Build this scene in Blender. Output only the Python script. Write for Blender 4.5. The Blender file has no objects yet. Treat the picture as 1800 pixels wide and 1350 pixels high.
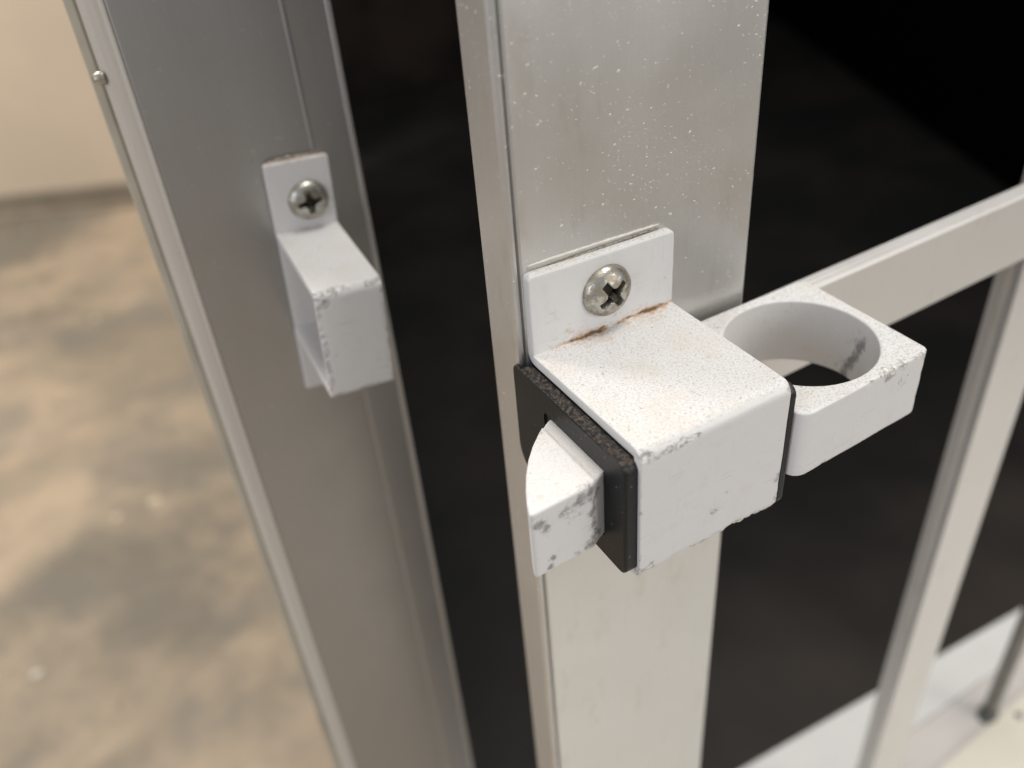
import bpy, bmesh, math, random
from mathutils import Vector, Matrix, noise
import numpy as np
random.seed(4)
S = bpy.context.scene
C = S.collection
MM = 0.001
H0 = 0.900                      # height of the latch top above the floor (m)

# ------------------------------------------------------------------ camera
cam_d = bpy.data.cameras.new('camera')
cam = bpy.data.objects.new('camera', cam_d); C.objects.link(cam)
R = [[0.8638234, 0.3513154, -0.3610909], [-0.4980734, 0.4878249, -0.7169029], [-0.0757099, 0.7991273, 0.5963754]]
CP = [-60.969, -111.697, 89.082]
cam.matrix_world = Matrix(((R[0][0], R[0][1], R[0][2], CP[0]*MM),
                           (R[1][0], R[1][1], R[1][2], CP[1]*MM),
                           (R[2][0], R[2][1], R[2][2], CP[2]*MM+H0),
                           (0, 0, 0, 1)))
cam_d.sensor_width = 36; cam_d.lens = 1574.36/1800*36
cam_d.clip_start = 0.005; cam_d.clip_end = 60
cam_d.dof.use_dof = True; cam_d.dof.focus_distance = 0.151; cam_d.dof.aperture_fstop = 11.0
S.camera = cam

# ------------------------------------------------------------------ world, lamps, exposure
w = bpy.data.worlds.new('World'); S.world = w; w.use_nodes = True
w.node_tree.nodes['Background'].inputs[0].default_value = (0.93, 0.95, 1.0, 1)
w.node_tree.nodes['Background'].inputs[1].default_value = 0.42
def area(name, loc, target, size, power, col, sy=None):
    d = bpy.data.lights.new(name, 'AREA'); d.size = size; d.energy = power; d.color = col
    if sy: d.shape = 'RECTANGLE'; d.size_y = sy
    o = bpy.data.objects.new(name, d); C.objects.link(o); o.location = loc
    o.rotation_euler = (Vector(target)-Vector(loc)).to_track_quat('-Z', 'Y').to_euler()
    return o
area('ceiling_lamp', (0.30, -0.05, 2.55), (0.05, 0, 0.9), 0.8, 26, (1, 0.96, 0.90))
area('front_fill_lamp', (1.0, -1.7, 1.5), (0, 0, 0.85), 0.9, 13, (1, 0.96, 0.90))  # added fill light that lifts the front faces
area('side_lamp', (-1.5, -0.35, 1.35), (0, 0, 0.9), 0.8, 7, (0.86, 0.90, 1.0))
area('hall_lamp', (-0.9, 1.4, 2.6), (-0.2, 1.7, 0), 0.6, 38, (1, 0.93, 0.82))
S.view_settings.view_transform = 'Standard'; S.view_settings.look = 'None'
S.view_settings.exposure = 0; S.view_settings.gamma = 1

# ------------------------------------------------------------------ helpers
def P(x, y, z): return Vector((x*MM, y*MM, z*MM+H0))
def tag(o, label=None, cat=None, group=None, kind=None):
    for k, v in (('label', label), ('category', cat), ('group', group), ('kind', kind)):
        if v: o[k] = v
    return o
def empty(name, label, cat, loc=(0, 0, 0), rz=0):
    o = bpy.data.objects.new(name, None); C.objects.link(o); o.empty_display_size = .01
    o.location = P(*loc); o.rotation_euler = (0, 0, rz)
    return tag(o, label, cat)
def mesh_obj(name, verts, faces, mat, parent=None, smooth=True, attrs=None, mats=None):
    """verts in mm, local to the parent (or the world with z relative to the latch top)"""
    off = 0 if parent is not None else H0
    me = bpy.data.meshes.new(name)
    V = [(a*MM, b*MM, c*MM+off) for a, b, c in verts]
    me.from_pydata(V, [], faces); me.materials.append(mat)
    bm = bmesh.new(); bm.from_mesh(me); bmesh.ops.recalc_face_normals(bm, faces=bm.faces); bm.to_mesh(me); bm.free()
    if smooth:
        me.polygons.foreach_set('use_smooth', [True]*len(me.polygons))
    if attrs:
        for k, vals in attrs.items():
            a = me.attributes.new(k, 'FLOAT', 'POINT'); a.data.foreach_set('value', vals)
    o = bpy.data.objects.new(name, me); C.objects.link(o)
    if parent is not None: o.parent = parent
    return o
def nz(p, s, seed=0.0):
    return noise.noise(Vector((p[0]*s+seed*7.13, p[1]*s-seed*3.7, p[2]*s+seed*1.9)))
def clamp(x, a=0., b=1.): return max(a, min(b, x))
def sm(x, a, b):
    t = clamp((x-a)/(b-a)); return t*t*(3-2*t)
def bump01(d, r): return math.exp(-(d/r)**2)

def rbox(name, lo, hi, r, step, mat, parent=None, disp=None, attrf=None):
    """box with rounded edges on a dense grid; disp(p)->p ; attrf(p)->dict"""
    lo = Vector(lo); hi = Vector(hi); verts = {}; V = []; F = []
    n = [max(2, min(400, int(round((hi[i]-lo[i])/step)))) for i in range(3)]
    def coords(i):
        a, b, k = lo[i], hi[i], n[i]
        rr = min(r, (b-a)/2*0.99)
        c = [a, a+rr*.3, a+rr*.65, a+rr]+[a+rr+(b-a-2*rr)*j/k for j in range(1, k)]+[b-rr, b-rr*.65, b-rr*.3, b]
        return c
    cs = [coords(i) for i in range(3)]
    def vid(ix):
        if ix in verts: return verts[ix]
        p = Vector([cs[i][ix[i]] for i in range(3)])
        q = Vector([clamp(p[i], lo[i]+min(r, (hi[i]-lo[i])/2*.99), hi[i]-min(r, (hi[i]-lo[i])/2*.99)) for i in range(3)])
        d = p-q
        if d.length > 1e-9: p = q+d.normalized()*min(r, max(d.length, r) if r > 0 else 0)
        verts[ix] = len(V); V.append(p); return verts[ix]
    N = [len(c)-1 for c in cs]
    for ax in range(3):
        u, v = (ax+1) % 3, (ax+2) % 3
        for side in (0, N[ax]):
            for a in range(N[u]):
                for b in range(N[v]):
                    q = []
                    for da, db in ((0, 0), (1, 0), (1, 1), (0, 1)):
                        ix = [0, 0, 0]; ix[ax] = side; ix[u] = a+da; ix[v] = b+db
                        q.append(vid(tuple(ix)))
                    if side == 0: q.reverse()
                    F.append(q)
    at = None
    if attrf:
        at = {}
        for p in V:
            for k, x in attrf(p).items(): at.setdefault(k, []).append(x)
    if disp: V = [disp(p) for p in V]
    return mesh_obj(name, V, F, mat, parent, attrs=at)

def prism(name, poly, z0, z1, mat, parent=None, smooth=False):
    """plan polygon (x,y) extruded z0..z1"""
    n = len(poly)
    V = [(x, y, z0) for x, y in poly]+[(x, y, z1) for x, y in poly]
    F = [list(range(n))[::-1], list(range(n, 2*n))]+[[i, (i+1) % n, n+(i+1) % n, n+i] for i in range(n)]
    return mesh_obj(name, V, F, mat, parent, smooth=smooth)

# ------------------------------------------------------------------ materials
class NT:
    def __init__(s, name):
        s.m = bpy.data.materials.new(name); s.m.use_nodes = True
        s.t = s.m.node_tree; s.n = s.t.nodes; s.b = s.n['Principled BSDF']
        tc = s.n.new('ShaderNodeTexCoord'); mp = s.n.new('ShaderNodeVectorMath'); mp.operation = 'SCALE'
        mp.inputs['Scale'].default_value = 1000
        s.t.links.new(tc.outputs['Object'], mp.inputs[0]); s.co = mp.outputs[0]
        s.geo = s.n.new('ShaderNodeNewGeometry')
    def L(s, a, b): s.t.links.new(a, b)
    def val(s, x, sock):
        if isinstance(x, (int, float)): sock.default_value = x
        elif isinstance(x, tuple): sock.default_value = x if len(x) == len(sock.default_value) else (*x, 1)
        else: s.L(x, sock)
    def math(s, op, a, b=0.0, c=None):
        n = s.n.new('ShaderNodeMath'); n.operation = op
        s.val(a, n.inputs[0]); s.val(b, n.inputs[1])
        if c is not None: s.val(c, n.inputs[2])
        return n.outputs[0]
    def noise(s, scale, detail=2, rough=.5, vec=None, dist=0):
        n = s.n.new('ShaderNodeTexNoise'); n.inputs['Scale'].default_value = scale
        n.inputs['Detail'].default_value = detail; n.inputs['Roughness'].default_value = rough
        n.inputs['Distortion'].default_value = dist
        s.L(vec or s.co, n.inputs['Vector']); return n.outputs[0]
    def stretch(s, sx, sy, sz, off=(0, 0, 0)):
        n = s.n.new('ShaderNodeMapping'); n.inputs['Scale'].default_value = (sx, sy, sz); n.inputs['Location'].default_value = off
        s.L(s.co, n.inputs['Vector']); return n.outputs[0]
    def rot(s, vec, ang):
        n = s.n.new('ShaderNodeMapping'); n.inputs['Rotation'].default_value = ang
        s.L(vec, n.inputs['Vector']); return n.outputs[0]
    def ramp(s, x, a, b, lo=0., hi=1.):
        n = s.n.new('ShaderNodeMapRange'); n.interpolation_type = 'SMOOTHSTEP'
        s.val(x, n.inputs['Value']); n.inputs['From Min'].default_value = a; n.inputs['From Max'].default_value = b
        n.inputs['To Min'].default_value = lo; n.inputs['To Max'].default_value = hi
        return n.outputs['Result']
    def mix(s, f, a, b):
        n = s.n.new('ShaderNodeMix'); n.data_type = 'RGBA'
        s.val(f, n.inputs[0]); s.val(a, n.inputs[6]); s.val(b, n.inputs[7]); return n.outputs[2]
    def attr(s, name):
        n = s.n.new('ShaderNodeAttribute'); n.attribute_name = name; return n.outputs['Fac']
    def vor(s, scale, vec=None, rnd=1.0):
        n = s.n.new('ShaderNodeTexVoronoi'); n.inputs['Scale'].default_value = scale
        n.inputs['Randomness'].default_value = rnd
        s.L(vec or s.co, n.inputs['Vector']); return n.outputs['Distance'], n.outputs['Color']
    def sep(s, v):
        n = s.n.new('ShaderNodeSeparateXYZ'); s.L(v, n.inputs[0]); return n.outputs
    def bump(s, h, strength, dist_mm):
        n = s.n.new('ShaderNodeBump'); n.inputs['Strength'].default_value = strength
        n.inputs['Distance'].default_value = dist_mm*MM; s.L(h, n.inputs['Height'])
        s.L(n.outputs[0], s.b.inputs['Normal'])
    def out(s, **k):
        for kk, v in k.items(): s.val(v, s.b.inputs[kk.replace('_', ' ')])
        return s.m

def powder_coat(name, base=(.71, .70, .69), dirt=1.0):
    m = NT(name)
    nzv = m.sep(m.geo.outputs['Normal'])[2]
    up = m.ramp(nzv, .45, .9)
    grain = m.noise(2.6, 3, .7)
    grain2 = m.noise(1.1, 2, .6, m.stretch(1, 1, 1, (31, 7, 3)))
    patch = m.noise(.12, 3, .55, m.stretch(1, 1, 1, (5, 17, 9)))
    # dust and grit lying on what faces up
    fine = m.noise(2.9, 2, .7, m.rot(m.stretch(.7, 1.15, 1), (0, 0, .5)))
    gr = m.math('MULTIPLY', m.ramp(fine, .47, .66), m.math('MULTIPLY', up, .44*dirt))
    col = m.mix(gr, base, (.27, .235, .19))
    gr2 = m.math('MULTIPLY', m.ramp(grain2, .66, .74), m.math('MULTIPLY', up, .6*dirt))
    col = m.mix(gr2, col, (.22, .16, .11))
    col = m.mix(m.math('MULTIPLY', up, m.ramp(patch, .42, .66, 0., .26*dirt)), col, (.60, .54, .44))
    # faint handling marks on the sides
    side = m.ramp(m.noise(.35, 4, .6, m.stretch(1, 1, 1, (2, 44, 8))), .5, .8, 0, .14*dirt)
    col = m.mix(side, col, (.46, .42, .38))
    spk = m.ramp(m.noise(1.9, 1, .5, m.stretch(1, 1, 1, (9, 1, 77))), .755, .78, 0, .6)
    col = m.mix(spk, col, (.16, .13, .11))
    s1 = m.ramp(m.noise(1.0, 2, .5, m.rot(m.stretch(.10, 1.2, 2.6, (3, 6, 2)), (.2, .5, .1))), .66, .71, 0, .30)
    s2 = m.ramp(m.noise(1.3, 2, .5, m.rot(m.stretch(2.2, .9, .09, (7, 1, 9)), (0, -.4, .1))), .67, .72, 0, .28)
    scr = m.math('MULTIPLY', m.math('MAXIMUM', s1, s2), m.ramp(m.noise(.09, 2, .5, m.stretch(1, 1, 1, (8, 8, 1))), .45, .6))
    col = m.mix(scr, col, (.40, .38, .36))
    # rust bleeding from the inside corner
    ru = m.attr('rust'); rn = m.noise(1.3, 4, .7, m.stretch(.6, 1, 1, (3, 3, 3)))
    rf = m.ramp(m.math('ADD', m.math('MULTIPLY', ru, .62), m.math('MULTIPLY', rn, 1.1)), .72, 1.12)
    rf = m.math('MULTIPLY', rf, m.ramp(ru, 0.02, .2))
    col = m.mix(m.math('MULTIPLY', rf, .85), col, (.50, .29, .12))
    rd = m.math('MULTIPLY', m.ramp(m.math('ADD', ru, m.math('MULTIPLY', m.noise(1.1, 4, .75, m.stretch(.7, 1, 1, (13, 3, 1))), 1.8)), 1.50, 1.85), m.ramp(ru, .42, .66))
    col = m.mix(m.math('MULTIPLY', rd, .8), col, (.085, .045, .022))
    # dark rub marks
    gm = m.attr('grime'); gn = m.noise(.75, 5, .75, m.stretch(1, 1, 1, (1, 8, 21)))
    gf = m.math('MULTIPLY', m.ramp(m.math('ADD', m.math('MULTIPLY', gm, .55), m.math('MULTIPLY', gn, 1.5)), .86, 1.30), m.ramp(gm, .02, .3))
    col = m.mix(m.math('MULTIPLY', gf, .9), col, (.21, .21, .22))
    # chipped places down to primer and metal
    ch = m.attr('chip'); cn = m.noise(.7, 4, .7, m.stretch(1, 1, 1, (4, 4, 64)))
    ct = m.math('ADD', m.math('MULTIPLY', ch, .6), m.math('MULTIPLY', cn, 1.5))
    cf = m.math('MULTIPLY', m.ramp(ct, 1.0, 1.10), m.ramp(ch, .06, .3))
    rim = m.math('MULTIPLY', m.math('MULTIPLY', m.ramp(ct, .96, 1.04), m.ramp(ct, 1.16, 1.06)), m.ramp(ch, .06, .3))
    cn2 = m.noise(1.1, 3, .65, m.stretch(1, 1, 1, (14, 4, 6)))
    col = m.mix(m.math('MULTIPLY', cf, .8), col, m.mix(m.ramp(cn2, .44, .54), (.38, .355, .33), (.82, .80, .78)))
    col = m.mix(m.math('MULTIPLY', rim, .22), col, (.20, .18, .165))
    cf = m.math('MULTIPLY', cf, m.math('ADD', .5, m.math('MULTIPLY', cn2, 1.6)))
    h = m.math('ADD', m.math('MULTIPLY', m.noise(1.4, 2), .5), m.math('MULTIPLY', gr, .5))
    h = m.math('ADD', h, m.math('MULTIPLY', cf, -1.6))
    h = m.math('ADD', h, m.math('MULTIPLY', m.noise(4, 2), .25))
    m.bump(h, .6, .12)
    rough = m.math('ADD', m.math('MULTIPLY', up, .22), m.ramp(grain, .3, .7, .36, .46))
    return m.out(Base_Color=col, Roughness=rough)

def metal(name, base, rough, specks=1.0, brush=0.0, cool=None, metallic=.85, tint=(.60, .55, .47)):
    m = NT(name)
    big = m.noise(.02, 3, .5, m.stretch(1, 1, .6))
    col = m.mix(m.ramp(big, .35, .68, 0, .25), base, tint)
    lines = m.noise(1.0, 2, .5, m.stretch(2.4, 2.4, .03))
    col = m.mix(m.ramp(lines, .45, .75, 0, .12), col, tuple(c*.78 for c in base))
    # water marks and old fingerprints dulling the finish
    wm = m.ramp(m.noise(.22, 4, .6, m.stretch(1, 1, .35, (5, 2, 8))), .56, .72, 0, .22)
    col = m.mix(wm, col, (.50, .44, .36))
    if specks:
        ve = m.rot(m.stretch(.62, 1, 1.35), (0, .30, 0))
        dens = m.ramp(m.noise(.05, 2, .5, m.stretch(1, 1, 1, (8, 3, 5))), .35, .62, -.015, .022)
        s1 = m.ramp(m.math('ADD', m.noise(1.15, 1, .4, ve), dens), .735, .775)
        s2 = m.ramp(m.math('ADD', m.noise(2.3, 1, .5, m.rot(m.stretch(.7, 1, 1.2, (3, 5, 9)), (0, .3, 0))), dens), .735, .775)
        d = m.noise(1.2, 1, .4, m.stretch(1, 1, 1, (33, 5, 9)))
        zone = m.ramp(m.sep(m.co)[2], -30, 15)
        wh = m.math('MULTIPLY', m.math('MAXIMUM', s1, m.math('MULTIPLY', s2, .7)), m.math('MULTIPLY', zone, specks))
        dk = m.ramp(d, .80, .83)
        col = m.mix(m.math('MULTIPLY', wh, .75), col, (.86, .82, .74))
        col = m.mix(m.math('MULTIPLY', dk, .7), col, (.12, .10, .08))
        h = m.math('ADD', m.math('MULTIPLY', m.noise(3.5, 3), .35), m.math('MULTIPLY', wh, 1.4))
        met = m.math('SUBTRACT', metallic, m.math('MULTIPLY', wh, .7))
        m.bump(h, .35, .06)
    else:
        met = metallic
        m.bump(m.noise(1.5, 3), .2, .03)
    rg = m.ramp(m.noise(.06, 2, .5), .3, .7, rough-.02, rough+.03)
    return m.out(Base_Color=col, Roughness=rg, Metallic=met)

M_white = powder_coat('white_powder_coat')
M_bolt = powder_coat('white_worn_bolt_coat', dirt=.42)
M_keeper = powder_coat('white_powder_coat_keeper', base=(.74, .72, .70), dirt=.6)
M_stile = metal('satin_anodised_aluminium', (.66, .655, .635), .38, tint=(.66, .635, .595))
M_post = metal('darker_anodised_aluminium', (.42, .415, .405), .37, specks=.3, tint=(.41, .395, .38))  # left post's metal, with a darker base colour than the stile
M_rail = metal('champagne_aluminium', (.75, .73, .70), .42, specks=0, tint=(.72, .69, .66), metallic=.55)
M_rim = metal('bright_aluminium_edge', (.74, .71, .66), .33, specks=0, metallic=.8)
M_strip = metal('pale_edge_aluminium', (.62, .575, .51), .5, specks=0, metallic=.15, tint=(.55, .50, .43))

def black_plastic():
    m = NT('black_nylon')
    nzv = m.sep(m.geo.outputs['Normal'])[2]
    up = m.ramp(nzv, .3, .8)
    scr = m.ramp(m.noise(2.2, 4, .7, m.stretch(1, .7, 1.4)), .60, .78, 0, .5)
    dust = m.math('MULTIPLY', up, m.ramp(m.noise(1.3, 4, .8), .40, .70, 0, .8))
    col = m.mix(scr, (.0065, .007, .008), (.045, .045, .047))
    pale = m.ramp(m.noise(.14, 3, .6, m.stretch(1, 1, 1, (6, 2, 1))), .50, .75, 0, .4)
    col = m.mix(pale, col, (.028, .030, .033))
    col = m.mix(dust, col, (.15, .12, .10))
    d, c = m.vor(.8); cr = m.sep(c)
    dot = m.math('MULTIPLY', m.math('LESS_THAN', d, .09), m.math('GREATER_THAN', cr[0], .72))
    col = m.mix(m.math('MULTIPLY', dot, .6), col, (.42, .42, .44))
    m.bump(m.math('ADD', m.noise(1.2, 5, .7), m.math('MULTIPLY', dust, .8)), .5, .16)
    m.b.inputs['Specular IOR Level'].default_value = .32
    return m.out(Base_Color=col, Roughness=m.ramp(up, 0, 1, .40, .8))
M_black = black_plastic()

def screw_metal():
    m = NT('zinc_plated_steel')
    t = m.ramp(m.noise(.6, 4, .65), .40, .62, 0, .9)
    col = m.mix(t, (.50, .50, .46), (.34, .29, .22))
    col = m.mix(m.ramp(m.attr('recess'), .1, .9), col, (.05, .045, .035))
    m.bump(m.noise(1.6, 4, .6), .5, .12)
    return m.out(Base_Color=col, Metallic=.95, Roughness=m.ramp(t, 0, .8, .27, .5))
M_screw = screw_metal()

def plain(name, col, rough, metallic=0.0, var=.2, scale=.1, bumpd=.05):
    m = NT(name)
    c2 = tuple(c*(1-var) for c in col)
    c = m.mix(m.ramp(m.noise(scale, 4, .6), .35, .68), col, c2)
    m.bump(m.noise(scale*12, 3), .3, bumpd)
    return m.out(Base_Color=c, Roughness=rough, Metallic=metallic)

# ------------------------------------------------------------------ the setting
STAINS = [(-197, 2399, 110, -1), (-157, 1933, 130, -0.5), (64, 1956, 131, 0.6), (20, 1582, 100, 0.5), (-253, 1505, 157, 0.6), (-169, 1257, 86, 0.45),
          (-88, 1103, 109, -0.5), (-175, 976, 131, -0.6), (-302, 916, 138, -0.45), (-46, 853, 88, -0.4), (-53, 670, 88, 0.5), (-211, 714, 91, 0.35), (-299, 1247, 86, 0.35)]
def concrete():
    m = NT('worn_concrete')
    a = m.noise(.0034, 3, .5, m.stretch(.75, 1, 1, (1.3, 2.2, 0)), .5)
    b = m.noise(.012, 4, .6, m.stretch(1, 1, 1, (50, 9, 0)), .4)
    f = m.ramp(m.math('ADD', m.math('MULTIPLY', a, .75), m.math('MULTIPLY', b, .3)),   .40, .72)
    # worn pale patches and damp darker stains where the floor has them
    co = m.sep(m.co)
    for sx, sy, sr, sa in STAINS:
        dx = m.math('MULTIPLY', m.math('SUBTRACT', co[0], sx), 1/sr); dy = m.math('MULTIPLY', m.math('SUBTRACT', co[1], sy), 1/(sr*1.35))
        q = m.math('ADD', m.math('MULTIPLY', dx, dx), m.math('MULTIPLY', dy, dy))
        wob = m.math('MULTIPLY', b, 1.3)
        f = m.math('ADD', f, m.math('MULTIPLY', m.ramp(m.math('ADD', q, wob), 3.0, .2), sa*.62))
    v2 = m.noise(.022, 5, .65, m.stretch(1, 1, 1, (5, 70, 0)), .6)
    f = m.math('ADD', f, m.math('MULTIPLY', m.math('SUBTRACT', v2, .5), 1.1))
    f = m.ramp(f, -.6, 1.4)
    col = m.mix(f, (.26, .23, .185), (.64, .51, .37))
    g = m.ramp(m.noise(.005, 3, .5, m.stretch(1, 1, 1, (9, 99, 0))), .46, .66, 0, .55)
    col = m.mix(g, col, (.27, .25, .22))
    d, c = m.vor(.013); cr = m.sep(c)
    peb = m.math('MULTIPLY', m.math('LESS_THAN', d, m.math('MULTIPLY', cr[1], .15)), m.math('GREATER_THAN', cr[0], .60))
    col = m.mix(m.math('MULTIPLY', peb, .8), col, (.85, .72, .54))
    m.bump(b, .5, 2)
    return m.out(Base_Color=col, Roughness=.75)
ZF = -900
tag(prism('concrete_floor', [(-5000, -5000), (5000, -5000), (5000, 6000), (-5000, 6000)], ZF-60, ZF, concrete()), kind='structure')
WL0, WL1 = (-3000, 3880), (470, 2300)
def pebble(label, x, y, rx, mat):
    V = []; F = []; n, k = 14, 7
    for j in range(k+1):
        a = math.pi*j/k
        for i in range(n):
            t = 2*math.pi*i/n; w_ = 1+.25*noise.noise(Vector((math.cos(t)+x, math.sin(t)+y, a)))
            V.append((rx*math.sin(a)*math.cos(t)*w_, rx*.8*math.sin(a)*math.sin(t)*w_, rx*.16+rx*.16*math.cos(a)))
    for j in range(k):
        for i in range(n): F.append([j*n+i, j*n+(i+1) % n, (j+1)*n+(i+1) % n, (j+1)*n+i])
    o = mesh_obj('pebble', [(q[0], q[1], q[2]-H0*1000) for q in V], F, mat); o.location = Vector((x*MM, y*MM, 0))
    tag(o, label, 'pebble', 'pebbles on the concrete floor')
M_peb = plain('pale_quartz', (.82, .76, .66), .4, var=.1, scale=.1); M_peb2 = plain('tan_stone', (.52, .42, .31), .6, var=.2, scale=.1)
pebble('bright pale pebble on the concrete near the lower left corner', -316, 887, 8, M_peb)
pebble('dull tan pebble on the concrete, lowest of the three at left', -231, 775, 8, M_peb2)
pebble('faint tan pebble on the concrete closest to the grey left post', -33, 869, 7, M_peb2)
M_wall = plain('cream_painted_wall', (.82, .69, .54), .7, var=.06, scale=.004, bumpd=.3)
def wall(name, a, b, th, z0, z1, mat, kind='structure', parent=None):
    ax, ay = a; bx, by = b; L = math.hypot(bx-ax, by-ay); nx, ny = -(by-ay)/L*th, (bx-ax)/L*th
    o = prism(name, [(ax, ay), (bx, by), (bx+nx, by+ny), (ax+nx, ay+ny)], z0, z1, mat, parent)
    if kind: o['kind'] = kind
    return o
# floor line of the cream wall runs through (-226,2560) and (110,2401)
def wp(x): return 2560-(x+226)*(159.0/336)
wall('cream_wall', (-3000, wp(-3000)), (560, wp(560)), 120, ZF, 1900, M_wall)
sk = wall('skirting_board', (-3000, wp(-3000)-14), (540, wp(540)-14), 12, ZF+1, ZF+62, plain('grey_brown_skirting', (.33, .28, .215), .6, scale=.01), kind='structure')
sk2 = wall('skirting_lip', (-3000, wp(-3000)-34), (530, wp(530)-34), 19, ZF+1, ZF+13, plain('dusty_skirting_lip', (.46, .38, .29), .6, scale=.01), kind='structure')

def dark(name, a, b, rough):
    m = NT(name)
    f = m.ramp(m.noise(.0035, 4, .6, m.stretch(1, 1, 1, (3, 1, 7))), .4, .66)
    m.bump(m.noise(.05, 3), .3, 1)
    return m.out(Base_Color=m.mix(f, a, b), Roughness=rough)
M_dfloor = dark('charcoal_rubber_mat', (.0055, .0055, .005), (.018, .0145, .012), .6)
def bounce_tint(m_):  # bounced light painted into the mat colour, browner and lighter towards the gate
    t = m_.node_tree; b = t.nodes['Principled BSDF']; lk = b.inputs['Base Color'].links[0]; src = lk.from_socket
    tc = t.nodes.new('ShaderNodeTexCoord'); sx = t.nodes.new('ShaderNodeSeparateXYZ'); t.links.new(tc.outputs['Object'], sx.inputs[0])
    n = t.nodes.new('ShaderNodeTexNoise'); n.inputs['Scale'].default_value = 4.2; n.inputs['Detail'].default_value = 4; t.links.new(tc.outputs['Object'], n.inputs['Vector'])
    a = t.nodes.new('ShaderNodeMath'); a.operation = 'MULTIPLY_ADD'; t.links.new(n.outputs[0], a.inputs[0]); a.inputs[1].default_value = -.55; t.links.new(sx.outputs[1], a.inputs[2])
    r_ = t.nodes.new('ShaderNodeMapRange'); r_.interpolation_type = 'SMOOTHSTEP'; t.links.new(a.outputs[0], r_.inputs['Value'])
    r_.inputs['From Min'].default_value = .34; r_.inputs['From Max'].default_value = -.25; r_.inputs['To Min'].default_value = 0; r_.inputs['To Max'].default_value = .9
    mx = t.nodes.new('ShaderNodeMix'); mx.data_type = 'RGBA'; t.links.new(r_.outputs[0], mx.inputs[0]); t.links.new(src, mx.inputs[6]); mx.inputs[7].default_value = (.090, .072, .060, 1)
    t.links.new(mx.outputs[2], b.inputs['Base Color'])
bounce_tint(M_dfloor)
M_dwall = dark('black_drape', (.0012, .0012, .0012), (.0022, .002, .0018), 1)
M_dwall.node_tree.nodes['Principled BSDF'].inputs['Specular IOR Level'].default_value = .05
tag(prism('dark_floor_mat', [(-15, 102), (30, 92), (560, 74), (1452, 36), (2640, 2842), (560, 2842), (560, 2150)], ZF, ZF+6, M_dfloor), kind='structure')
wall('black_side_wall', (1300, -323), (2645, 2854), -40, ZF, 1600, M_dwall)
wall('black_back_wall', (566, 2760), (2700, 2760), 40, ZF, 1600, dark('dark_brown_board', (.004, .003, .002), (.030, .019, .012), .9))
pt = wall('partition_board', (-16, 100), (556, 2100), -14, ZF, 900, plain('black_partition_board', (.02, .02, .02), .8, scale=.01), kind=None)
tag(pt, 'thin black partition board running back from behind the dark grey post', 'partition')

# ------------------------------------------------------------------ white base the gate closes over
M_base = plain('white_painted_base', (.72, .71, .69), .5, var=.06, scale=.02)
M_base2 = plain('off_white_sill', (.62, .59, .55), .55, var=.1, scale=.02)
M_base3 = plain('cream_painted_sill', (.72, .68, .57), .5, var=.10, scale=.015)
base = empty('white_base', 'white painted low base with a stepped cream front strip under the gate', 'base', (150, 20, ZF))
def bprism(name, poly, z0, z1, mat): return prism(name, [(x-150, y-20) for x, y in poly], z0-ZF, z1-ZF, mat, base)
bprism('plinth', [(4, 36), (700, 36), (700, 38), (4, 77)], ZF, -385, M_base)
bprism('rear_sill', [(4, 38.2), (700, 39.2), (700, 39.8), (362, 58.7), (147, 70.3), (4, 78)], -385, -371, M_base)
bprism('middle_sill', [(4, -5), (234, 15.4), (700, 42), (700, 38.9), (4, 37.9)][0:2]+[(307, 20.9), (700, 38.5), (4, 37.9)], -386, -371.6, M_base2)
bprism('front_sill', [(4, -60), (900, -60), (900, 45), (307, 20.5), (234, 15), (4, -5.4)], -386, -369.4, M_base3)
bprism('front_reflector', [(4, -330), (900, -330), (900, -60.3), (4, -60.3)], -386, -369.4, plain('grey_white_reflector', (.70, .675, .63), .55, var=.08, scale=.01))  # unseen plate, added to throw a bright reflection onto the lower stile
bprism('front_apron', [(4, -328), (898, -328), (898, 34), (4, -8)], ZF, -386.2, M_base3)

# ------------------------------------------------------------------ fixed post on the left
TH, OX, OY, OZ = -0.07067, -20.866, 81.973, -3.501
M_groove = M_rim
post = empty('fixed_post', 'dark grey aluminium post at the left holding the narrow keeper bracket', 'post', (OX, OY, ZF), TH)
def pz(z): return z-ZF
def extr(name, prof, z0, z1, mat, parent, nz_=2):
    """profile polygon in (x,y) between heights z0, z1 above the parent"""
    return prism(name, prof, z0, z1, mat, parent)
extr('post_body', [(-20.2, 2.5), (-20.1, 2.2), (-19.8, 2.0), (12.5, 2.0), (12.7, 1.75), (13.1, 1.65), (13.5, 1.75), (13.7, 1.9),
                   (21.9, 1.9), (22.2, 1.6), (22.7, 1.45), (23.2, 1.6), (23.4, 2.2), (23.4, 9), (17, 20), (-15, 20), (-19.9, 4.4)],
     0, 1400, M_post, post)
extr('edge_strip', [(-20.25, 2.3), (-20.4, 4.6), (-24.4, 7.2), (-25.0, 6.6), (-24.6, 4.6), (-23.6, 3.2), (-22.2, 2.7), (-21.3, 2.6), (-20.9, 2.25), (-20.55, 2.15)], 0, 1400, M_strip, post)
extr('seal_strip', [(-24.4, 7.6), (-23.6, 10), (-26.4, 12), (-27.3, 11.2), (-27.1, 8.6), (-25.6, 7.4)], 0, 1400,
     plain('olive_rubber_seal', (.47, .42, .33), .7, scale=.05), post)
extr('post_core', [(-23.5, 7.8), (-14.0, 20.5), (-14, 30), (-20, 30), (-23.4, 12)], 0, 1400, M_strip, post)
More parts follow.
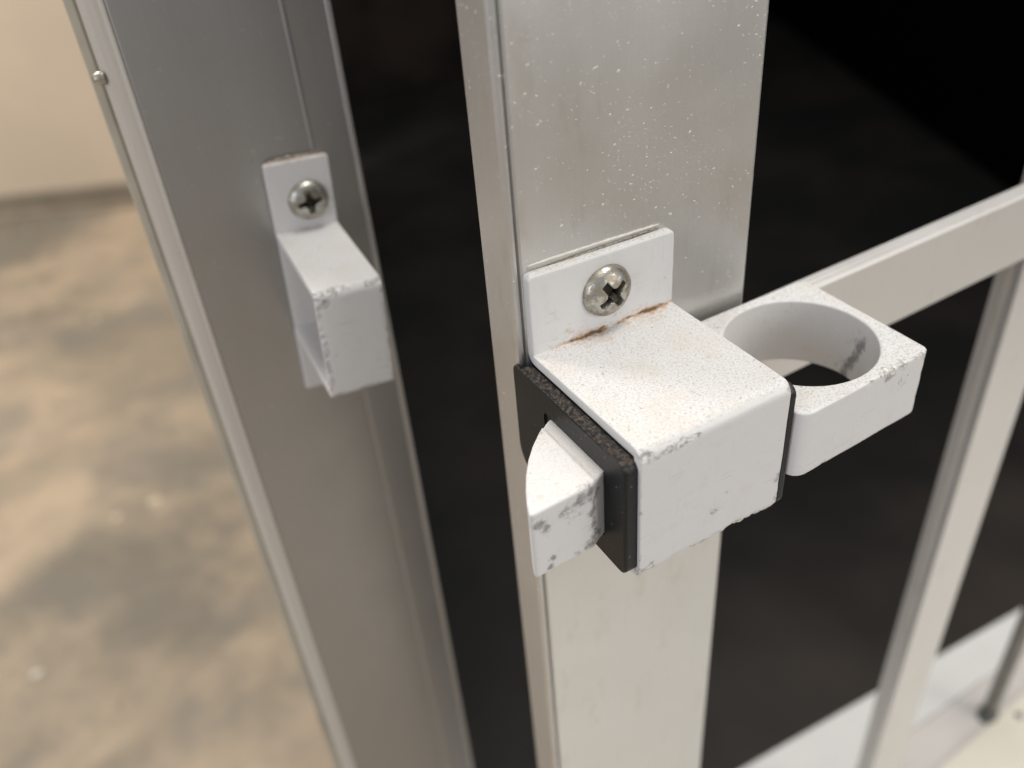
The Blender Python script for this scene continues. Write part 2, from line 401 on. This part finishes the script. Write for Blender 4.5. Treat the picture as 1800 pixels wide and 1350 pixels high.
def dome(name, r, h, mat, parent, loc, axis_tilt=0, n=40):
    V = [(0, -h, 0)]; F = []
    for j in range(1, 13):
        a = j/12*math.pi/2
        for i in range(n):
            t = 2*math.pi*i/n; V.append((r*math.sin(a)*math.cos(t), -h*math.cos(a), r*math.sin(a)*math.sin(t)))
    for i in range(n): F.append([0, 1+i, 1+(i+1) % n])
    for j in range(11):
        for i in range(n):
            F.append([1+j*n+i, 1+j*n+(i+1) % n, 1+(j+1)*n+(i+1) % n, 1+(j+1)*n+i])
    o = mesh_obj(name, V, F, mat, parent); o.location = Vector(loc)*MM; o.rotation_euler = (0, 0, axis_tilt)
    return o
rv = dome('rivet', 1.5, 2.4, M_screw, post, (-24.6, 5.0, pz(OZ+40.6)), -math.pi/2)

# ------------------------------------------------------------------ Phillips pan-head screw
def screw(name, parent, loc, r, h, ang, tilt=(0, 0, 0)):
    """disc grid with a domed top and a real cross recess, facing -y"""
    NR, NA = 46, 120
    V = []; F = []; A = []
    def height(x, z):
        rho = math.hypot(x, z)/r
        d = h*(1-rho**2.6)**.62 if rho < 1 else 0
        u = x*math.cos(ang)+z*math.sin(ang); v = -x*math.sin(ang)+z*math.cos(ang)
        rec = 0
        for a, b in ((u, v), (v, u)):
            half = .66+.16*max(0, 1-abs(a)/2.0)
            L_ = r*.60
            t = sm(half-abs(b), -.10, .16)*sm(L_-abs(a), -.15, .25)
            rec = max(rec, t*(1-.45*abs(a)/L_))
        c0 = sm(1.3-math.hypot(u, v), -.2, .3)
        rec = max(rec, c0)
        wob = .05*nz((x, z, 0), .7, r)
        return d-rec*(h*.62+.9)+wob, rec
    V.append((0, 0, 0))
    hh, rc = height(0, 0); V[0] = (0, -hh, 0); A.append(rc)
    for j in range(1, NR+1):
        rr = r*(j/NR)
        for i in range(NA):
            t = 2*math.pi*i/NA; x, z = rr*math.cos(t), rr*math.sin(t)
            hh, rc = height(x, z); V.append((x, -hh-.25, z) if j < NR else (x, -.25, z)); A.append(rc)
    V[0] = (0, V[0][1]-.25, 0)
    for i in range(NA): V.append((r*1.0*math.cos(2*math.pi*i/NA), .3, r*math.sin(2*math.pi*i/NA))); A.append(0)
    for i in range(NA): F.append([0, 1+i, 1+(i+1) % NA])
    for j in range(NR):
        for i in range(NA):
            F.append([1+j*NA+i, 1+j*NA+(i+1) % NA, 1+(j+1)*NA+(i+1) % NA, 1+(j+1)*NA+i])
    o = mesh_obj(name, V, F, M_screw, parent, attrs={'recess': A})
    o.location = Vector(loc)*MM; o.rotation_euler = tilt
    return o

# ------------------------------------------------------------------ bent sheet bracket (hat section)
def bracket(name, W, top, H, D, low, t, rc, mat, parent, disp, attrf, step=.42, tilt=0, cr=1.0):
    y0 = t/2; zt = -t/2; yf = -D+t/2; zb = -H+t/2
    pts = [(y0, top), (y0, zt), (yf, zt), (yf, zb), (y0, zb), (y0, -H-low)]
    path = [Vector(pts[0])]; nrm = []
    P2 = [Vector(q) for q in pts]
    st = []   # (pos, tangent)
    def seg(a, b):
        d = (b-a); L = d.length; n = max(1, int(L/step)); tg = d.normalized()
        for i in range(n): st.append((a+d*(i/n), tg))
    cur = P2[0]
    for i in range(1, 5):
        p = P2[i]; d0 = (p-P2[i-1]).normalized(); d1 = (P2[i+1]-p).normalized()
        r = rc[i-1]
        a = p-d0*r; b = p+d1*r; c = a+d1*r
        seg(cur, a)
        for k in range(6):
            f = (k/6)*math.pi/2
            pos = c-d1*r*math.cos(f)+d0*r*math.sin(f)
            st.append((pos, (d0*math.cos(f)+d1*math.sin(f)).normalized()))
        cur = b
    seg(cur, P2[5]); st.append((P2[5], (P2[5]-P2[4]).normalized()))
    # cumulative length
    L = [0]
    for i in range(1, len(st)): L.append(L[-1]+(st[i][0]-st[i-1][0]).length)
    Lt = L[-1]; er = .5
    # extra stations at both ends for rounding
    full = [(st[0][0]+st[0][1]*e, st[0][1], e) for e in (0, .06, .2, .45, .8, 1.2)]
    full += [(p, tg, l) for (p, tg), l in zip(st, L) if 1.5 < l < Lt-1.5]
    full += [(st[-1][0]-st[-1][1]*e, st[-1][1], Lt-e) for e in (1.2, .8, .45, .2, .06, 0)]
    nx = int(W/step)
    def section(l):
        e = min(l, Lt-l)
        s = er-math.sqrt(max(0, er*er-(er-e)**2)) if e < er else 0     # thickness rounding
        xs = cr-math.sqrt(max(0, cr*cr-(cr-e)**2)) if e < cr else 0    # plan corner rounding
        ht = t/2-s; lo = xs; hi = W-xs; r = min(.24, ht)
        out = []
        for k in range(nx+1): out.append((lo+r+(hi-lo-2*r)*k/nx, ht))
        for k in range(1, 4): a = k/4*math.pi/2; out.append((hi-r+r*math.sin(a), ht-r+r*math.cos(a)))
        for k in range(0, 4): out.append((hi, (ht-r)*(1-2*k/3)))
        for k in range(1, 4): a = k/4*math.pi/2; out.append((hi-r+r*math.cos(a), -(ht-r)-r*math.sin(a)))
        for k in range(nx+1): out.append((hi-r-(hi-lo-2*r)*k/nx, -ht))
        for k in range(1, 4): a = k/4*math.pi/2; out.append((lo+r-r*math.sin(a), -(ht-r)-r*math.cos(a)))
        for k in range(0, 4): out.append((lo, -(ht-r)*(1-2*k/3)))
        for k in range(1, 4): a = k/4*math.pi/2; out.append((lo+r-r*math.cos(a), ht-r+r*math.sin(a)))
        return out
    V = []; F = []; n = None
    for (pos, tg, l) in full:
        nr = Vector((-tg[1], tg[0]))      # left of travel
        nr = Vector((tg[1], -tg[0]))
        sec = section(l); n = len(sec)
        for x, h in sec:
            q = pos+nr*h
            V.append(Vector((x, q[0], q[1])))
    for i in range(len(full)-1):
        for j in range(n):
            F.append([i*n+j, i*n+(j+1) % n, (i+1)*n+(j+1) % n, (i+1)*n+j])
    F.append(list(range(n))); F.append([(len(full)-1)*n+j for j in range(n)][::-1])
    at = {}
    for p in V:
        for k, x in attrf(p).items(): at.setdefault(k, []).append(x)
    V = [disp(p) for p in V]
    V = [Vector((p[0], p[1], p[2]+tilt*(p[0]-W/2)*sm(p[2], 4, top))) for p in V]
    o = mesh_obj(name, V, F, mat, parent, attrs=at)
    return o

# ------------------------------------------------------------------ keeper bracket on the post
keeper = empty('latch_keeper', 'narrow white hollow keeper bracket with one screw, on the dark grey left post', 'bracket', (OX, OY, OZ), TH)
keeper.rotation_euler = (0, 0.0521, TH)
KW, KT, KH, KD = 14.8, 16.9, 27.2, 31.8
def k_attr(p):
    x, y, z = p
    ft = bump01(math.hypot(y+KD-.4, z+.4), 1.3)
    lc = bump01(math.hypot(x, y+KD), 1.1)*(1 if z < 0 else 0)
    fb = bump01(math.hypot(y+KD, z+KH), 1.5)
    rt = bump01(math.hypot(x-KW, y+KD), .8)
    chip = max(ft*(.55+.9*nz(p, .25, 3)), lc*(.75+.7*nz(p, .3, 2)), fb*(.7+.5*nz(p, .2, 5)), rt*.4,
               1.3*bump01(math.dist((x, y, z), (1.2, -KD, -1.6)), 1.7))
    grime = .9*bump01(math.dist((x, y, z), (1.4, -KD, -2.0)), 1.4)+.5*bump01(math.dist((x, y, z), (.3, -KD, -12)), 1.3)
    rust = .42*bump01(math.hypot(y, z), 1.3)*(.8+.9*nz(p, .3, 1))+(.5*bump01(z-KT, .8) if y > -1 else 0)
    return {'rust': clamp(rust), 'grime': clamp(grime), 'chip': clamp(chip)}
def k_disp(p):
    a = k_attr(p)
    d = a['chip']*(.25+.8*max(0, nz(p, .9, 9)))*.55
    c = Vector((KW/2, -KD/2, -KH/2)); v = (c-p); v[0] = v[0]*.6
    return p+v.normalized()*d if d > .01 else p
bracket('keeper_strap', KW, KT, KH, KD, 17, 1.7, (.95, .95, .95, .95), M_keeper, keeper, k_disp, k_attr, step=.5, cr=.7)
rbox('back_plate', (.15, .15, -KH-.3), (KW-.15, 1.45, .4), .2, 3, M_keeper, keeper)
screw('screw_head', keeper, (8.7, 0, 7.0), 4.7, 2.2, .12)
# little crust of old sealant above the plate
def crust(name, x0, x1, y, z, r, parent, mat, seed, smoothf=1.):
    V = []; F = []; n = 70; m = 14
    for i in range(n+1):
        x = x0+(x1-x0)*i/n; e = math.sin(math.pi*i/n)**(.4 if smoothf == 1 else .14)
        rr = r*e*((1-smoothf)*.85+smoothf*(.65+.7*abs(noise.noise(Vector((x*.9, seed, 0))))))
        for j in range(m):
            a = 2*math.pi*j/m
            q = rr*(1+.35*smoothf*noise.noise(Vector((x*1.7, math.cos(a)*2, math.sin(a)*2+seed))))
            V.append((x, y+q*math.cos(a)*(.6 if smoothf == 1 else .38), z+q*math.sin(a)))
    for i in range(n):
        for j in range(m): F.append([i*m+j, i*m+(j+1) % m, (i+1)*m+(j+1) % m, (i+1)*m+j])
    return mesh_obj(name, V, F, mat, parent)
M_crust = plain('dusty_old_sealant', (.50, .42, .34), .9, var=.45, scale=1.2, bumpd=.2)
crust('sealant_bead', 1, 12.5, 1.4, 17.0, .75, keeper, M_crust, 3)

# ------------------------------------------------------------------ the gate leaf: stile, rail, upright
gate = empty('gate_leaf', 'pale satin aluminium gate frame carrying the white latch, standing ajar', 'gate', (0, 2, ZF))
def gp(prof): return [(x, y-2) for x, y in prof]
ZB = -364-ZF
extr('stile', gp([(-2, 3.2), (-2, 2.9), (-1.7, 2.3), (-1.2, 2.15), (-.7, 2.3), (-.55, 2.9), (-.35, 2.9), (-.2, 2.15), (.2, 2.0),
                  (49.1, 2.0), (49.5, 2.15), (49.7, 2.6), (49.7, 24), (8, 24), (8, 12.2), (-1.6, 12.2), (-2, 11.8)]),
     ZB, 1500, M_stile, gate)
# mid rail: flat bar with a raised bead along its top edge
def rail(name, x0, x1, y0, mat, parent, zt0, st, zb0, sb, depth):
    V = []; F = []; n = 60
    def prof(zt, zb):
        return [(y0, zb+.5), (y0+.3, zb+.1), (y0+.8, zb), (y0+depth, zb), (y0+depth, zt-.2), (y0+depth-.3, zt+.15), (y0+2.0, zt+.1), (y0+1.5, zt+.0),
                (y0+1.1, zt+.15), (y0+.85, zt+.25), (y0+.5, zt+.2), (y0+.2, zt-.1), (y0, zt-.6)]
    for i in range(n+1):
        x = x0+(x1-x0)*i/n
        for y, z in prof(zt0+st*(x-71), zb0+sb*(x-98)): V.append((x, y-2, z-ZF))
    m = 13
    for i in range(n):
        for j in range(m): F.append([i*m+j, i*m+(j+1) % m, (i+1)*m+(j+1) % m, (i+1)*m+j])
    F.append(list(range(m))); F.append([n*m+j for j in range(m)][::-1])
    return mesh_obj(name, V, F, mat, parent, smooth=False)
rail('mid_rail', 49.9, 330, 2.4, M_rail, gate, -12.6, .0154, -33.0, .028, 4.2)
extr('upright_bar', gp([(157, 8), (177.3, 8), (177.5, 8.3), (177.5, 15.5), (157.0, 15.5), (157.0, 13.0), (158.6, 12.9), (158.6, 10.4), (156.9, 10.2), (156.7, 8.4)]),
     ZB, 1300, M_rail, gate)

# slim rod and screw on the base
rod = empty('support_rod', 'slim dark grey rod standing upright on the pale sill at the right edge', 'rod', (279, 22.5, -371.6))
def tube(name, r0, z0, r1, z1, mat, parent, n=28):
    V = []; F = []
    for z, r in ((z0, r0), (z1, r1)):
        for i in range(n): V.append((r*math.cos(2*math.pi*i/n), r*math.sin(2*math.pi*i/n), z))
    for i in range(n): F.append([i, (i+1) % n, n+(i+1) % n, n+i])
    F.append(list(range(n))[::-1]); F.append([n+i for i in range(n)])
    return mesh_obj(name, V, F, mat, parent)
tube('rod_shaft', 3.6, 6.05, 3.6, 900, plain('dull_grey_steel', (.30, .29, .27), .45, .6, scale=.1), rod)
M_foot = plain('dark_rubber_foot', (.11, .12, .11), .6, scale=.2)
tube('foot', 5.2, 0, 4.6, 6, M_foot, rod)
sc = dome('sill_screw', 2.2, 1.4, plain('grey_screw_metal', (.22, .21, .24), .4, .7, scale=.4), None, (291, 13.2, 0))
sc.location = P(292, 13.0, -369.4) - Vector((0, 0, H0)); sc.rotation_euler = (-math.pi/2, 0, 0)
sc.location = Vector((292*MM, 13.0*MM, 0))
def fix_screw(o):
    me = o.data
    for v in me.vertices:
        x, y, z = v.co; z -= H0
        v.co = (x, z, -y)
    o.rotation_euler = (0, 0, 0); o.location = P(292, 13.0, -369.4)
fix_screw(sc)
tag(sc, 'small dark screw head in the cream sill at the lower right corner', 'screw')

# ------------------------------------------------------------------ the latch
latch = empty('sliding_latch', 'worn white box latch with finger ring and wedge bolt, screwed to the pale stile', 'latch', (0, 0, 0))
W_, T_, H_, D_ = 30.0, 15.3, 28.3, 31.0
def h_attr(p):
    x, y, z = p
    fb = bump01(math.hypot((y+D_)*.8, z+H_), 1.7)                       # front bottom edge: knocked
    fbn = clamp(.85+1.0*nz(p, .22, 3)+sm(x, 3, 26)*.15)
    cl = 1.1*bump01(math.dist((x, y, z), (.6, -D_, -1.3)), 1.3)        # top left front corner
    c2 = 1.0*bump01(math.hypot((x-8.6)/2.6, (z+1.9)/.8), 1)*(y < -D_+2.5)+.5*bump01(math.hypot((x-3.5)/2.2, (z+2.3)/.8), 1)*(y < -D_+2.5)
    c3 = .8*bump01(math.hypot(x-W_, y+D_), .9)*sm(-z, 14, 26)*(.7+.8*nz(p, .4, 6))
    c5 = .8*bump01(math.dist((x, y, z), (W_, -D_, -.7)), 1.0)
    c4 = .55*bump01(math.hypot(x, y+D_), .5)*(.5+nz(p, .3, 8))
    c6 = .95*bump01(math.dist((x, y, z), (1.5, -D_, -H_+1)), 2.0)
    c7 = .8*bump01(math.dist((x, z), (15.5, -20.5)), 1.2) if y < -D_+1 else 0
    c8 = .85*bump01(math.dist((x, z), (17.5, -18.0)), .8) if y < -D_+1 else 0
    chip = max(fb*fbn*1.05, cl, c2, c3, c4, c5, c6, c7*(.6+nz(p, .8, 3)), c8*(.5+nz(p, .8, 5)))
    grime = max(1.0*bump01(math.hypot((x-1.2)/1.5, (z+1.2)/.6), 1)*(y < -D_+2), .62*fb*clamp(.3+nz(p, .35, 12)*1.6), .75*bump01(math.dist((x, y, z), (W_, -D_, -20.5)), 1.6),
                .45*bump01(math.dist((x, y, z), (W_, -D_, -26)), 1.8))
    # rust seam in the inner corner of plate and top, strongest in its middle-left
    yy = y if y < 0 else 0; zz = z-.25-.25*nz((x, 0, 0), .5, 2)
    seam = math.hypot(yy*.75, zz*.9)
    along = clamp(.75*bump01(x-11, 5)+.5*bump01(x-22.5, 4)+.50+.5*nz((x, 0, 0), .45, 4))*sm(x, .5, 3)
    rust = bump01(seam, .62)*along
    rust = max(rust, .52*bump01(math.hypot(yy*.35, zz*.8), 1.7)*clamp(along*1.0))
    rust = max(rust, .40*bump01(math.hypot(y, (z-2.2)), 1.8)*bump01(x-8, 5))
    rust = max(rust, .34*bump01(math.dist((x, z), (4.2, 6.5)), 2.2) if y > -1 else 0, .30*bump01(math.dist((x, z), (17, 2.2)), 2.0) if y > -1 else 0)
    if y < -.5 and z > -2.5: rust = max(rust, .40*math.exp(y/3.5)*bump01(x-7, 9))
    return {'rust': clamp(rust), 'grime': clamp(grime), 'chip': clamp(chip)}
def h_disp(p):
    a = h_attr(p)
    x, y, z = p
    fb = bump01(math.hypot(y+D_, z+H_), 1.6)
    d = fb*(.15+2.2*max(0, nz(p, .45, 21)+.08)+1.3*max(0, nz(p, 1.1, 2)))*.8
    d = max(d, a['chip']*(.15+.5*max(0, nz(p, 1.1, 4)))*.55)
    # gentle wobble of the coat
    p = p+Vector((.03*nz(p, .3, 1), .05*nz(p, .16, 2), .05*nz(p, .16, 3)))
    if d > .01:
        v = Vector((W_/2, -D_/2, -H_/2))-p; v[0] *= .25
        p = p+v.normalized()*d
    return p
bracket('housing_strap', W_, T_, H_, D_, 15, 2.0, (1.1, 1.15, 1.1, 1.1), M_white, latch, h_disp, h_attr, step=.40, tilt=-.030)
screw('screw_head', latch, (15.3, 0, 7.9), 4.9, 2.5, .62)
bd = crust('sealant_bead', .2, 28, 2.05, T_+.95, .85, latch, plain('dusty_sealant', (.60, .58, .53), .45, .5, var=.12, scale=.9, bumpd=.05), 7, smoothf=.25)
bd.rotation_euler = (0, .030, 0)
crust('dirt_seam', 1, 28, 1.6, T_+.1, .35, latch, plain('grey_brown_dirt', (.36, .33, .28), .95, var=.5, scale=1.5, bumpd=.2), 17)

# black nylon guide: a core through the strap with a flange at either end
def yz_plate(name, prof, x0, x1, mat, parent, hole=None, bev=.5):
    """profile polygon in (y,z) extruded along x with softened rims; optional rectangular hole ring"""
    V = []; F = []
    n = len(prof)
    cy = sum(q[0] for q in prof)/n; cz = sum(q[1] for q in prof)/n
    def ring(x, inset):
        L_ = []
        for y, z in prof:
            v = Vector((cy-y, cz-z)); v.normalize(); L_.append((x, y+v[0]*inset, z+v[1]*inset))
        return L_
    s = 1 if x1 > x0 else -1
    # x0 = outer face, x1 = inner
    rings = [ring(x0, bev), ring(x0+s*bev*.3, bev*.3), ring(x0+s*bev, 0), ring(x1, 0)]
    for r in rings: V += r
    for k in range(3):
        for i in range(n): F.append([k*n+i, k*n+(i+1) % n, (k+1)*n+(i+1) % n, (k+1)*n+i])
    F.append([3*n+i for i in range(n)])
    if hole is None: F.append(list(range(n))[::-1])
    else:
        (hy0, hz0, hy1, hz1, dep) = hole
        m = n; hv = []
        for y, z in rings[0] and [(q[1], q[2]) for q in rings[0]]:
            dy, dz = y-(hy0+hy1)/2, z-(hz0+hz1)/2
            k = max(abs(dy)/((hy1-hy0)/2), abs(dz)/((hz1-hz0)/2)); hv.append((x0, (hy0+hy1)/2+dy/k, (hz0+hz1)/2+dz/k))
        b = len(V); V += hv
        for i in range(n): F.append([i, (i+1) % n, b+(i+1) % n, b+i])
        b2 = len(V); V += [(x0+s*dep, y, z) for _, y, z in hv]
        for i in range(n): F.append([b+i, b+(i+1) % n, b2+(i+1) % n, b2+i])
        F.append([b2+i for i in range(n)])
    return mesh_obj(name, V, F, mat, parent, smooth=False)
def rounded(y0, z0, y1, z1, rs, k=8, sub=6):
    """corner radii order: (y0,z0),(y1,z0),(y1,z1),(y0,z1)"""
    cs = [((y0, z0), 1, 1), ((y1, z0), -1, 1), ((y1, z1), -1, -1), ((y0, z1), 1, -1)]
    out = []
    for i, ((cy, cz), sy, sz) in enumerate(cs):
        r = rs[i]; oy, oz = cy+sy*r, cz+sz*r
        a0 = [math.pi, 1.5*math.pi, 0, .5*math.pi][i]
        for j in range(k+1):
            a = a0+j/k*math.pi/2; out.append((oy+r*math.cos(a), oz+r*math.sin(a)))
    res = []
    for i in range(len(out)):
        a, b = out[i], out[(i+1) % len(out)]; res.append(a)
        L_ = math.dist(a, b)
        if L_ > 3:
            for j in range(1, int(L_/2)): f = j/int(L_/2); res.append((a[0]+(b[0]-a[0])*f, a[1]+(b[1]-a[1])*f))
    return res
capL = rounded(-30.3, -26.3, 1.7, -2.25, (1.4, 6.0, 1.0, 2.0))
capO = rounded(-30.3, -26.3, 3.7, -2.25, (1.4, 6.0, 1.6, 2.0))
yz_plate('guide_flange', capO, -2.5, -2.06, M_black, latch, hole=(-24.6, -21.5, -6.6, -6.7, .4), bev=.38)
yz_plate('guide_collar', capL, -2.04, -.12, M_black, latch, bev=.05)
capR = rounded(-30.9, -27.5, 0.2, -1.5, (1.6, 3, 1.0, 1.8))
yz_plate('guide_flange', capR, 31.5, 30.12, M_black, latch, bev=.35)
rbox('guide_core', (.2, -28.7, -25.7), (29.8, -.3, -2.3), .3, 4, M_black, latch)

# spring bolt wedge sticking out at the left
def plan_solid(name, outer, z0, z1, mat, parent, inner=None, er=.5, disp=None, attrf=None, nz_=26, nr=14):
    """plan outline (list of xy, CCW), optional inner outline with same count, rounded top/bottom edges, dense"""
    n = len(outer); V = []; F = []
    if inner is None:
        cx = sum(q[0] for q in outer)/n; cy = sum(q[1] for q in outer)/n; inner_t = [(-6.5, -19.5)]*n
    else: inner_t = inner
    def nrm(loop, i):
        a, b = Vector(loop[i-1]), Vector(loop[(i+1) % n]); t = (b-a)
        if t.length < 1e-9: return Vector((0, 0))
        t.normalize(); return Vector((t[1], -t[0]))
    no = [nrm(outer, i) for i in range(n)]
    rows = []
    def row_o(inset, z): rows.append([(outer[i][0]-no[i][0]*inset, outer[i][1]-no[i][1]*inset, z) for i in range(n)])
    ni = [nrm(inner, i) for i in range(n)] if inner else None
    def row_i(inset, z): rows.append([(inner[i][0]+ni[i][0]*inset, inner[i][1]+ni[i][1]*inset, z) for i in range(n)])
    for k in range(5): a = k/4*math.pi/2; row_o(er-er*math.sin(a), z0+er-er*math.cos(a))
    for k in range(1, nz_): row_o(0, z0+er+(z1-z0-2*er)*k/nz_)
    for k in range(5): a = k/4*math.pi/2; row_o(er-er*math.cos(a), z1-er+er*math.sin(a))
    ei = .35
    for k in range(1, nr):
        f = k/nr; row = []
        for i in range(n):
            a = Vector(outer[i])-no[i]*er
            b = Vector(inner_t[i])+(ni[i]*ei if inner else Vector((0, 0)))
            q = a.lerp(b, f); row.append((q[0], q[1], z1))
        rows.append(row)
    if inner:
        for k in range(5): a = k/4*math.pi/2; row_i(ei-ei*math.sin(a), z1-ei+ei*math.cos(a))
        for k in range(1, nz_): row_i(0, z1-ei-(z1-z0-2*ei)*k/nz_)
        for k in range(5): a = k/4*math.pi/2; row_i(ei-ei*math.cos(a), z0+ei-ei*math.sin(a))
    for r in rows: V += [Vector(q) for q in r]
    m = len(rows)
    for k in range(m-1):
        for i in range(n): F.append([k*n+i, k*n+(i+1) % n, (k+1)*n+(i+1) % n, (k+1)*n+i])
    if inner:
        for i in range(n): F.append([(m-1)*n+i, (m-1)*n+(i+1) % n, (i+1) % n, i])
    else:
        c = len(V); V.append(Vector((inner_t[0][0], inner_t[0][1], z1)))
        for i in range(n): F.append([(m-1)*n+i, (m-1)*n+(i+1) % n, c])
        F.append(list(range(n))[::-1])
    at = None
    if attrf:
        at = {}
        for p in V:
            for k, x in attrf(p).items(): at.setdefault(k, []).append(x)
    if disp: V = [disp(p) for p in V]
    return mesh_obj(name, V, F, mat, parent, attrs=at)
def densify(poly, step):
    out = []
    for i in range(len(poly)):
        a, b = Vector(poly[i]), Vector(poly[(i+1) % len(poly)]); L_ = (b-a).length; k = max(1, int(round(L_/step)))
        for j in range(k): q = a.lerp(b, j/k); out.append((q[0], q[1]))
    return out
arc = []
# convex back face from the guide to the tip, then the flat front face
ctrl = [(-1.0, -9.6), (-1.15, -8.6), (-1.6, -8.1), (-2.4, -8.05), (-3.4, -8.6), (-5.9, -10.5), (-8.5, -12.8), (-10.8, -15.3), (-12.9, -18.1), (-14.8, -21.2), (-16.2, -23.9), (-17.0, -25.9), (-16.9, -26.35), (-16.3, -26.5),
        (-5.6, -26.0), (-3.6, -24.9), (-.5, -23.6)]
wed = densify(ctrl, .45)
def area2(p): return sum(p[i-1][0]*p[i][1]-p[i][0]*p[i-1][1] for i in range(len(p)))
if area2(wed) < 0: wed.reverse()
def w_attr(p):
    x, y, z = p
    fr = sm(-y, 24.3, 25.2)
    g = 0
    for (gx, gz, r, a) in ((-8.2, -8.9, 1.7, .8), (-10.6, -9.8, 1.4, .8), (-6.3, -8.6, 1.7, .85), (-4.4, -9.8, 1.5, .9), (-15.6, -9.6, 1.5, .75), (-14.4, -11.2, 1.1, .8), (-9, -12, 1.6, .4),
                           (-5.5, -13, 1.1, .85), (-5.3, -16, 1.0, .95), (-5.2, -18.5, 1.3, 1.0), (-6.2, -20.2, 1.6, .9), (-9, -20.6, 1.0, .6), (-13.6, -18.4, .8, 1.1), (-14.1, -20.0, .8, .8), (-4.0, -19.8, 1.0, .7)):
        g = max(g, a*bump01(math.dist((x, z), (gx, gz)), r))
    g = max(g, .8*bump01(x+5.35, .42)*sm(-z, 8.5, 10)*(.8+.5*nz(p, .5, 3)))
    g *= fr
    tip = .45*bump01(math.dist((x, y), (-6, -9.8)), 2.2)
    top = z > -7.4
    rust = 0
    if top: rust = .38*bump01(math.dist((x, y), (-6.8, -13)), 2.6)+.32*bump01(y+25.6, .9)*sm(x, -16, -8)+.34*bump01(math.dist((x, y), (-14, -24)), 1.6)
    chip = max(.7*bump01(math.hypot(y+26, z+7), .8)*sm(x, -12, -5)*clamp(.4+nz(p, .6, 3)), .6*bump01(math.dist((x, y, z), (-5, -26, -20)), 1.6))
    return {'rust': clamp(rust), 'grime': clamp(max(g, tip if top else 0)), 'chip': clamp(chip)}
plan_solid('bolt_tongue', wed, -21.2, -7.0, M_bolt, latch, er=.45, attrf=w_attr,
           disp=lambda p: Vector((p[0], p[1], p[2]-.55*sm(p[0], -4.75, -4.35)*sm(p[2], -8.5, -7.2))))

# finger ring at the right
cx, cy, rr = 47.4, -15.9, 13.8
X0, X1 = 31.55, 63.6
def ring_outline(n):
    corners = [((X0, -32.6), 3.6), ((X1, -31.2), 1.7), ((X1, 0.0), 2.6), ((X0, 0.1), 1.2)]
    pl = []
    k = 10
    for i in range(4):
        p, r = corners[i]; a, b = corners[i-1][0], corners[(i+1) % 4][0]
        p = Vector(p); d0 = (Vector(a)-p).normalized(); d1 = (Vector(b)-p).normalized()
        for j in range(k+1):
            f = j/k; q = (p+d0*r)*(1-f)**2+p*2*f*(1-f)*1.0+(p+d1*r)*f*f
            pl.append((q[0], q[1]))
    dn = densify(pl, .2)
    out = []; inn = []
    for i in range(n):
        t = 2*math.pi*i/n; dx, dy = math.cos(t), math.sin(t)
        best = min(dn, key=lambda q: abs(math.atan2((q[1]-cy)*dx-(q[0]-cx)*dy, (q[0]-cx)*dx+(q[1]-cy)*dy)))
        out.append(best); inn.append((cx+rr*dx, cy+rr*dy))
    return out, inn
ro, ri = ring_outline(380)
def r_attr(p):
    x, y, z = p
    front = sm(-y, 29.8, 31.0)
    edge = math.hypot((y+31.9)*.9, z+7.0)
    chip = bump01(edge, .9)*sm(x, 44, 52)*clamp(.45+1.3*nz(p, .35, 2))
    chip = max(chip, 1.1*bump01(math.dist((x, y, z), (53.3, -31.6, -7.8)), 1.7)*clamp(.6+nz(p, .7, 3)), .9*bump01(math.dist((x, y, z), (56.5, -31.4, -7.5)), 1.2))
    chip = max(chip, .85*bump01(math.hypot(x-X1, y+31.2), 1.1)*clamp(.5+1.2*nz(p, .4, 8)))
    sc_ = front*max(.75*bump01(math.dist((x, z), (57.5, -12)), 2.6), .6*bump01(math.dist((x, z), (49, -13.5)), 1.2), .5*bump01(math.dist((x, z), (60, -16)), 2.4), .5*bump01(z+21, .8)*clamp(nz(p, .4, 5)*2))
    chip = max(chip, sc_*clamp(.2+1.3*nz(p, .9, 7)))
    inner = bump01(math.hypot(x-cx, y-cy)-rr, .4)
    ang = math.atan2(y-cy, x-cx)
    smear = bump01((ang+.16+.0286*(z+14))*rr, 1.35)*sm(-z, 8, 12)*inner
    smear2 = .8*bump01((ang+.08+.0286*(z+14))*rr, 2.6)*inner*sm(-z, 7, 9)
    grime = max(.95*smear, .52*smear2*clamp(.6+nz(p, .5, 9)), .5*bump01(math.dist((x, y, z), (62.6, -30.6, -8)), 1.2), .85*bump01(math.dist((x, y, z), (52.6, -31.7, -8.4)), 1.0))
    rust = .33*bump01(math.dist((x, y), (33.5, -3.5)), 2.8) if z > -8 else 0
    rust = max(rust, .32*bump01(math.dist((x, y), (33, -29)), 1.8) if z > -8 else 0)
    return {'rust': clamp(rust), 'grime': clamp(grime), 'chip': clamp(chip)}
def r_disp(p):
    a = r_attr(p)['chip']
    p = p+Vector((.04*nz(p, .2, 1), .04*nz(p, .2, 2), .04*nz(p, .2, 3)))
    d = a*(.12+.7*max(0, nz(p, 1.0, 4)))*.6
    if d > .01:
        v = Vector((cx, cy, -14))-p; p = p+v.normalized()*d
    # the free end sags and thins a touch, as cast
    return p
plan_solid('finger_ring', ro, -21.2, -7.0, M_white, latch, inner=ri, er=.45, disp=r_disp, attrf=r_attr, nz_=26, nr=10)
